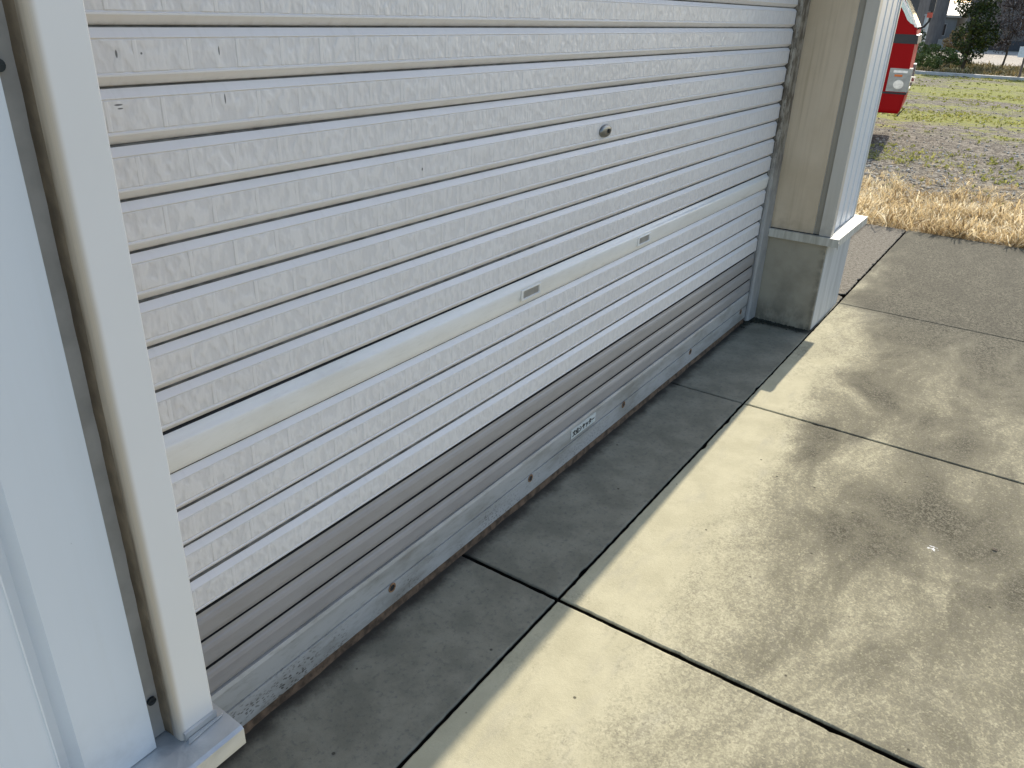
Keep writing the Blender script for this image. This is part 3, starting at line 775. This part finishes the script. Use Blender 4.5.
# ------------------------------------------------------------------ plants and houses beyond the field
def leafcloud(name, blobs, nleaf, size, mat, parent, seed, squash=1.):
    rnd = random.Random(seed); v = []; f = []; t = []
    wt = [b[3]**2 for b in blobs]
    for i in range(nleaf):
        bx, by, bz, r = rnd.choices(blobs, wt)[0]
        while True:
            d = Vector((rnd.uniform(-1, 1), rnd.uniform(-1, 1), rnd.uniform(-1, 1)))
            if .45 < d.length <= 1: break
        p = Vector((bx, by, bz)) + Vector((d.x*r, d.y*r, d.z*r*squash))
        if noise.noise(p*1.6/r*.5 + Vector((seed, 0, 0))) < -.18: continue
        s = size*rnd.uniform(.5, 1.4)
        a = Vector((rnd.gauss(0, 1), rnd.gauss(0, 1), rnd.gauss(0, 1))).normalized(); b_ = a.orthogonal().normalized()
        k = len(v); v += [tuple(p - a*s), tuple(p + b_*s*.55), tuple(p + a*s), tuple(p - b_*s*.55)]; f.append((k, k+1, k+2, k+3))
        tt = min(1, max(0, .5 + .3*noise.noise(p*1.3) + rnd.gauss(0, .2))); t += [tt]*4
    me = bpy.data.meshes.new(name); me.from_pydata(v, [], f); me.materials.append(mat)
    me.attributes.new('tint', 'FLOAT', 'POINT').data.foreach_set('value', t)
    o = bpy.data.objects.new(name, me); COL.objects.link(o); WL[o] = Vector((0, 0, 0))
    if parent: o.parent = parent; o.location = -WL[parent]
    return o
M_bark = simple('bark', (.09, .07, .05), .9, 0, .3, 12)
M_ever = ggrass([(.012, .022, .006), (.04, .055, .012), (.15, .15, .03)], 'evergreen leaves', .5)
M_shrub = ggrass([(.04, .06, .012), (.11, .14, .03), (.27, .29, .09)], 'shrub leaves', .5)
M_twig = ggrass([(.045, .03, .028), (.11, .08, .07), (.42, .36, .32)], 'purple brown twigs', .8)
M_straw = ggrass([(.12, .07, .03), (.32, .22, .10), (.55, .45, .26)], 'brown dry leaves', .8)
def at(x, y_img_slope, X): return X
def tree(name, X, Y, trunk_h, blobs, mat, nleaf, size, label, cat, seed, tr=.09, twigs=0):
    T_ = thing(name, (X, Y, -.035), label, cat)
    rnd = random.Random(seed)
    bm = bmesh.new(); tube(bm, [(X, Y, -.1), (X+.03, Y-.04, trunk_h*.4), (X-.02, Y+.03, trunk_h)], tr, 8, tr*.55)
    for b in blobs:
        tube(bm, [(X, Y, trunk_h*.6), ((X+b[0])/2, (Y+b[1])/2, (trunk_h*.7+b[2])/2 + .1), (b[0], b[1], b[2])], tr*.45, 6, tr*.12)
    obj('trunk', bm, M_bark, T_, smooth=True)
    if twigs:
        bm = bmesh.new()
        for i in range(twigs):
            b = rnd.choice(blobs); d = Vector((rnd.gauss(0, 1), rnd.gauss(0, 1), rnd.gauss(.4, 1))).normalized()
            p = Vector(b[:3]); q = p + d*b[3]*rnd.uniform(.5, 1.1); m_ = (p+q)/2 + Vector((rnd.gauss(0, .05), rnd.gauss(0, .05), rnd.gauss(0, .05)))*b[3]
            tube(bm, [p, m_, q], .010, 3, .003, cap=False)
        obj('branches', bm, simple('branch '+name, (.12, .095, .085), .9, 0, .3, 9), T_)
    leafcloud('crown', blobs, nleaf, size, mat, T_, seed)
    return T_
# positions found by casting the photograph's rays to these distances
tree('evergreen_tree', 33.5, 2.55, 1.4, [(33.5, 2.62, 1.0, .50), (33.4, 2.25, 1.6, .55), (33.7, 2.75, 2.2, .60), (33.3, 2.3, 2.6, .7), (33.6, 2.3, .55, .42), (33.5, 2.0, 1.1, .42), (33.5, 2.4, 3.2, .7)], M_ever, 11000, .05,
     'dense dark evergreen tree beyond the field, left of the bare twiggy one', 'tree', 3, .10)
tree('bare_tree', 35.5, 1.46, 1.2, [(35.5, 1.9, 1.35, .55), (35.4, 1.35, 1.2, .50), (35.6, 1.6, 2.0, .65), (35.3, 1.0, 1.5, .5), (35.5, 1.9, 2.5, .7), (35.6, 1.1, 2.4, .6), (35.5, 1.7, .8, .35)], M_twig, 5200, .035,
     'nearly leafless purple brown tree in front of the grey house', 'tree', 5, .045, 520)
def shrub(X, Y, blobs, mat, n, size, label, seed, name='shrub'):
    T_ = thing(name, (X, Y, -.035), label, 'shrub')
    bm = bmesh.new()
    for b in blobs: tube(bm, [(X, Y, -.08), ((X+b[0])/2, (Y+b[1])/2, b[2]*.5), b[:3]], .02, 5, .006)
    obj('stem', bm, M_bark, T_)
    leafcloud('foliage', blobs, n, size, mat, T_, seed, .8)
shrub(30.9, 3.35, [(30.9, 3.5, .22, .34), (30.8, 3.15, .2, .30), (31.0, 3.75, .25, .3)], M_shrub, 3600, .035, 'low rounded green shrub just behind the field kerb', 11)
shrub(32.2, 3.1, [(32.2, 3.45, .48, .36), (32.1, 2.95, .42, .34), (32.3, 2.6, .36, .30), (32.3, 3.9, .5, .4)], M_shrub, 4200, .04, 'wider dark green shrub behind the low rounded one', 12)
shrub(36, 3.25, [(36, 3.2, 1.0, .32), (36, 3.4, .75, .3), (36.1, 3.0, .7, .3)], M_straw, 1500, .05, 'brown withered shrub left of the evergreen tree', 13)
shrub(40, 5.6, [(40, 5.4, .9, .5), (40, 5.8, .7, .5)], M_ever, 1500, .06, 'dark clipped bush beside the far house with the pale roof', 15)
# dry herbs on the verge
B = Blades(); rnd = random.Random(21)
for i in range(2600):
    x = rnd.uniform(29.7, 37.5); y = rnd.uniform(-3, 9)
    if noise.noise(Vector((x*.8, y*.5, 1))) < -.1 and rnd.random() < .7: continue
    tuft(B, x, y, 6, .11 + .10*rnd.random(), .6, .45 + .4*noise.noise(Vector((x, y, 7))), .018)
tag(B.build('verge_herbs', ggrass([(.06, .07, .02), (.24, .18, .08), (.42, .34, .19)], 'verge herbs', .8, .3)), 'dry brown and green weeds on the verge behind the kerb', 'weeds', kind='stuff')

M_wallg = simple('grey brown house wall', (.17, .155, .14), .85, 0, .12, 1.5)
M_wall2 = simple('blue grey house wall', (.22, .23, .235), .85, 0, .15, 1.2)
M_roofp = simple('pale sheet roof', (.42, .40, .36), .6, 0, .08, 2)
M_roofd = simple('dark tile roof', (.05, .052, .06), .5, 0, .2, 6)
M_win = N('dark window').done((.02, .022, .025), .12, 0)
M_fr = simple('window frame', (.4, .4, .4), .5)
def house(name, x0, x1, y0, y1, h, wallm, roofm, label, wins, rise=1.2, over=.5, base=None, axis='Y'):
    H = thing(name, ((x0+x1)/2, (y0+y1)/2, -.035), label, 'house')
    W = obj('wall', bbox(x0, x1, y0, y1, -.1, h, .01, 1), wallm, H)
    bm = bmesh.new()
    if axis == 'Y': prism(bm, [(x0-over, h-.02), ((x0+x1)/2, h+rise), (x1+over, h-.02), (x1+over, h+.12), ((x0+x1)/2, h+rise+.15), (x0-over, h+.12)], 'Y', y0-over, y1+over)
    else: prism(bm, [(y0-over, h-.02), ((y0+y1)/2, h+rise), (y1+over, h-.02), (y1+over, h+.12), ((y0+y1)/2, h+rise+.15), (y0-over, h+.12)], 'X', x0-over, x1+over)
    obj('roof', bm, roofm, H)
    if axis == 'X':
        bm = bmesh.new(); prism(bm, [(y0+.02, h), ((y0+y1)/2, h+rise-.02), (y1-.02, h)], 'X', x0, x1); obj('gable', bm, wallm, H)
    if base: obj('base', bbox(x0-.02, x1+.02, y0-.02, y1+.02, -.1, base, .01, 1), M_roofd, H)
    for (yy, zz, w, hh) in wins:
        f = obj('window', bbox(x0-.04, x0+.02, yy-w/2-.05, yy+w/2+.05, zz-hh/2-.05, zz+hh/2+.05, .005, 1), M_fr, H)
        obj('pane', bbox(x0-.05, x0-.03, yy-w/2, yy+w/2, zz-hh/2, zz+hh/2, .003, 1), M_win, f)
house('grey_house', 62, 71, -6.5, 6.0, 5.2, M_wallg, M_roofd, 'large grey brown house behind the bare tree with a dark window', [(2.55, 1.65, .75, 1.0), (-.5, 1.6, 1.6, 1.1), (-4, 1.6, 1.6, 1.1)], 1.6, .6, .55)
house('pale_roofed_house', 66, 74, 7.05, 10.2, 1.80, M_wall2, M_roofp, 'low blue grey house with a pale sheet roof beyond the evergreen tree', [(7.9, 1.0, .5, .7), (9.2, .95, .9, 1.1)], .85, .25)
house('dark_house', 46, 56, 6.45, 12.5, 3.1, simple('charcoal wall', (.10, .095, .09), .8, 0, .3, 2), M_roofd, 'dark walled house showing above the red truck', [(8, 1.4, 1.4, 1.0)], 1.3, .3)
# pale concrete post
P_ = thing('concrete_post', (44, 5.62, -.035), 'pale concrete post standing beside the dark house', 'post')
bm = bmesh.new(); prism(bm, [(44+.12*math.cos(2*math.pi*i/14), 5.62+.12*math.sin(2*math.pi*i/14)) for i in range(14)], 'Z', -.1, 1.7); obj('shaft', bm, simple('pale post', (.5, .5, .47), .7), P_)
bm = bmesh.new(); box(bm, 43.86, 44.14, 5.48, 5.76, 1.7, 1.76); obj('cap', bm, M_fr, P_)
# low wall by the pale house
tag(obj('low_wall', bbox(55, 55.25, 4.6, 9.5, -.1, .55, .02, 1), simple('low pale wall', (.42, .41, .38), .8)), 'low pale boundary wall in front of the pale roofed house', 'wall')
# field sign
SG = thing('notice_board', (28.95, .48, -.035), 'small blank white notice board on a thin post by the kerb', 'sign')
bm = bmesh.new(); box(bm, 28.93, 28.98, .44, .50, -.05, .62); bevel(bm, .005, 1); obj('post', bm, simple('rusty post', (.12, .09, .07), .7), SG)
bm = bmesh.new(); box(bm, 28.90, 28.925, .16, .66, .57, .86); bevel(bm, .005, 1); obj('board', bm, simple('white board', (.62, .66, .70), .5), SG)

# ------------------------------------------------------------------ camera
yaw, pit, roll = .9883, .4468, .0358
fw = Vector((math.sin(yaw)*math.cos(pit), math.cos(yaw)*math.cos(pit), -math.sin(pit)))
rt = Vector((math.cos(yaw), -math.sin(yaw), 0)); up = rt.cross(fw)
r2 = math.cos(roll)*rt + math.sin(roll)*up; u2 = -math.sin(roll)*rt + math.cos(roll)*up
cam = bpy.data.cameras.new('camera'); co = bpy.data.objects.new('camera', cam); COL.objects.link(co)
M = Matrix((( r2.x, u2.x, -fw.x, -.3643), (r2.y, u2.y, -fw.y, -1.1002), (r2.z, u2.z, -fw.z, 1.4058), (0, 0, 0, 1)))
co.matrix_world = M; cam.sensor_width = 36; cam.lens = 784.69/1024*36; cam.clip_end = 4000; cam.clip_start = .02
S.camera = co

# ------------------------------------------------------------------ light
EL = math.radians(30.5); AZ = math.radians(1.25)      # azimuth from +X towards +Y
sd = Vector((math.cos(EL)*math.cos(AZ), math.cos(EL)*math.sin(AZ), math.sin(EL)))
sun = bpy.data.lights.new('sun', 'SUN'); so = bpy.data.objects.new('sun', sun); COL.objects.link(so)
sun.energy = 4.0; sun.angle = math.radians(.53); sun.color = (1, .92, .80)
so.rotation_euler = sd.to_track_quat('Z', 'Y').to_euler(); so.location = (10, 0, 20)
w = bpy.data.worlds.new('World'); S.world = w; w.use_nodes = True
nt = w.node_tree; nt.nodes.clear()
sk = nt.nodes.new('ShaderNodeTexSky'); sk.sky_type = 'NISHITA'; sk.sun_disc = False
sk.sun_elevation = EL; sk.sun_rotation = math.pi/2 - AZ; sk.air_density = 1.0; sk.dust_density = 1.2; sk.ozone_density = 1.3
bg = nt.nodes.new('ShaderNodeBackground'); bg.inputs[1].default_value = .15
ou = nt.nodes.new('ShaderNodeOutputWorld'); nt.links.new(sk.outputs[0], bg.inputs[0]); nt.links.new(bg.outputs[0], ou.inputs[0])
S.view_settings.view_transform = 'Standard'; S.view_settings.look = 'None'; S.view_settings.exposure = 0.68; S.view_settings.gamma = 1
S.render.resolution_x = 1024; S.render.resolution_y = 768
S.cycles.max_bounces = 8; S.cycles.diffuse_bounces = 5
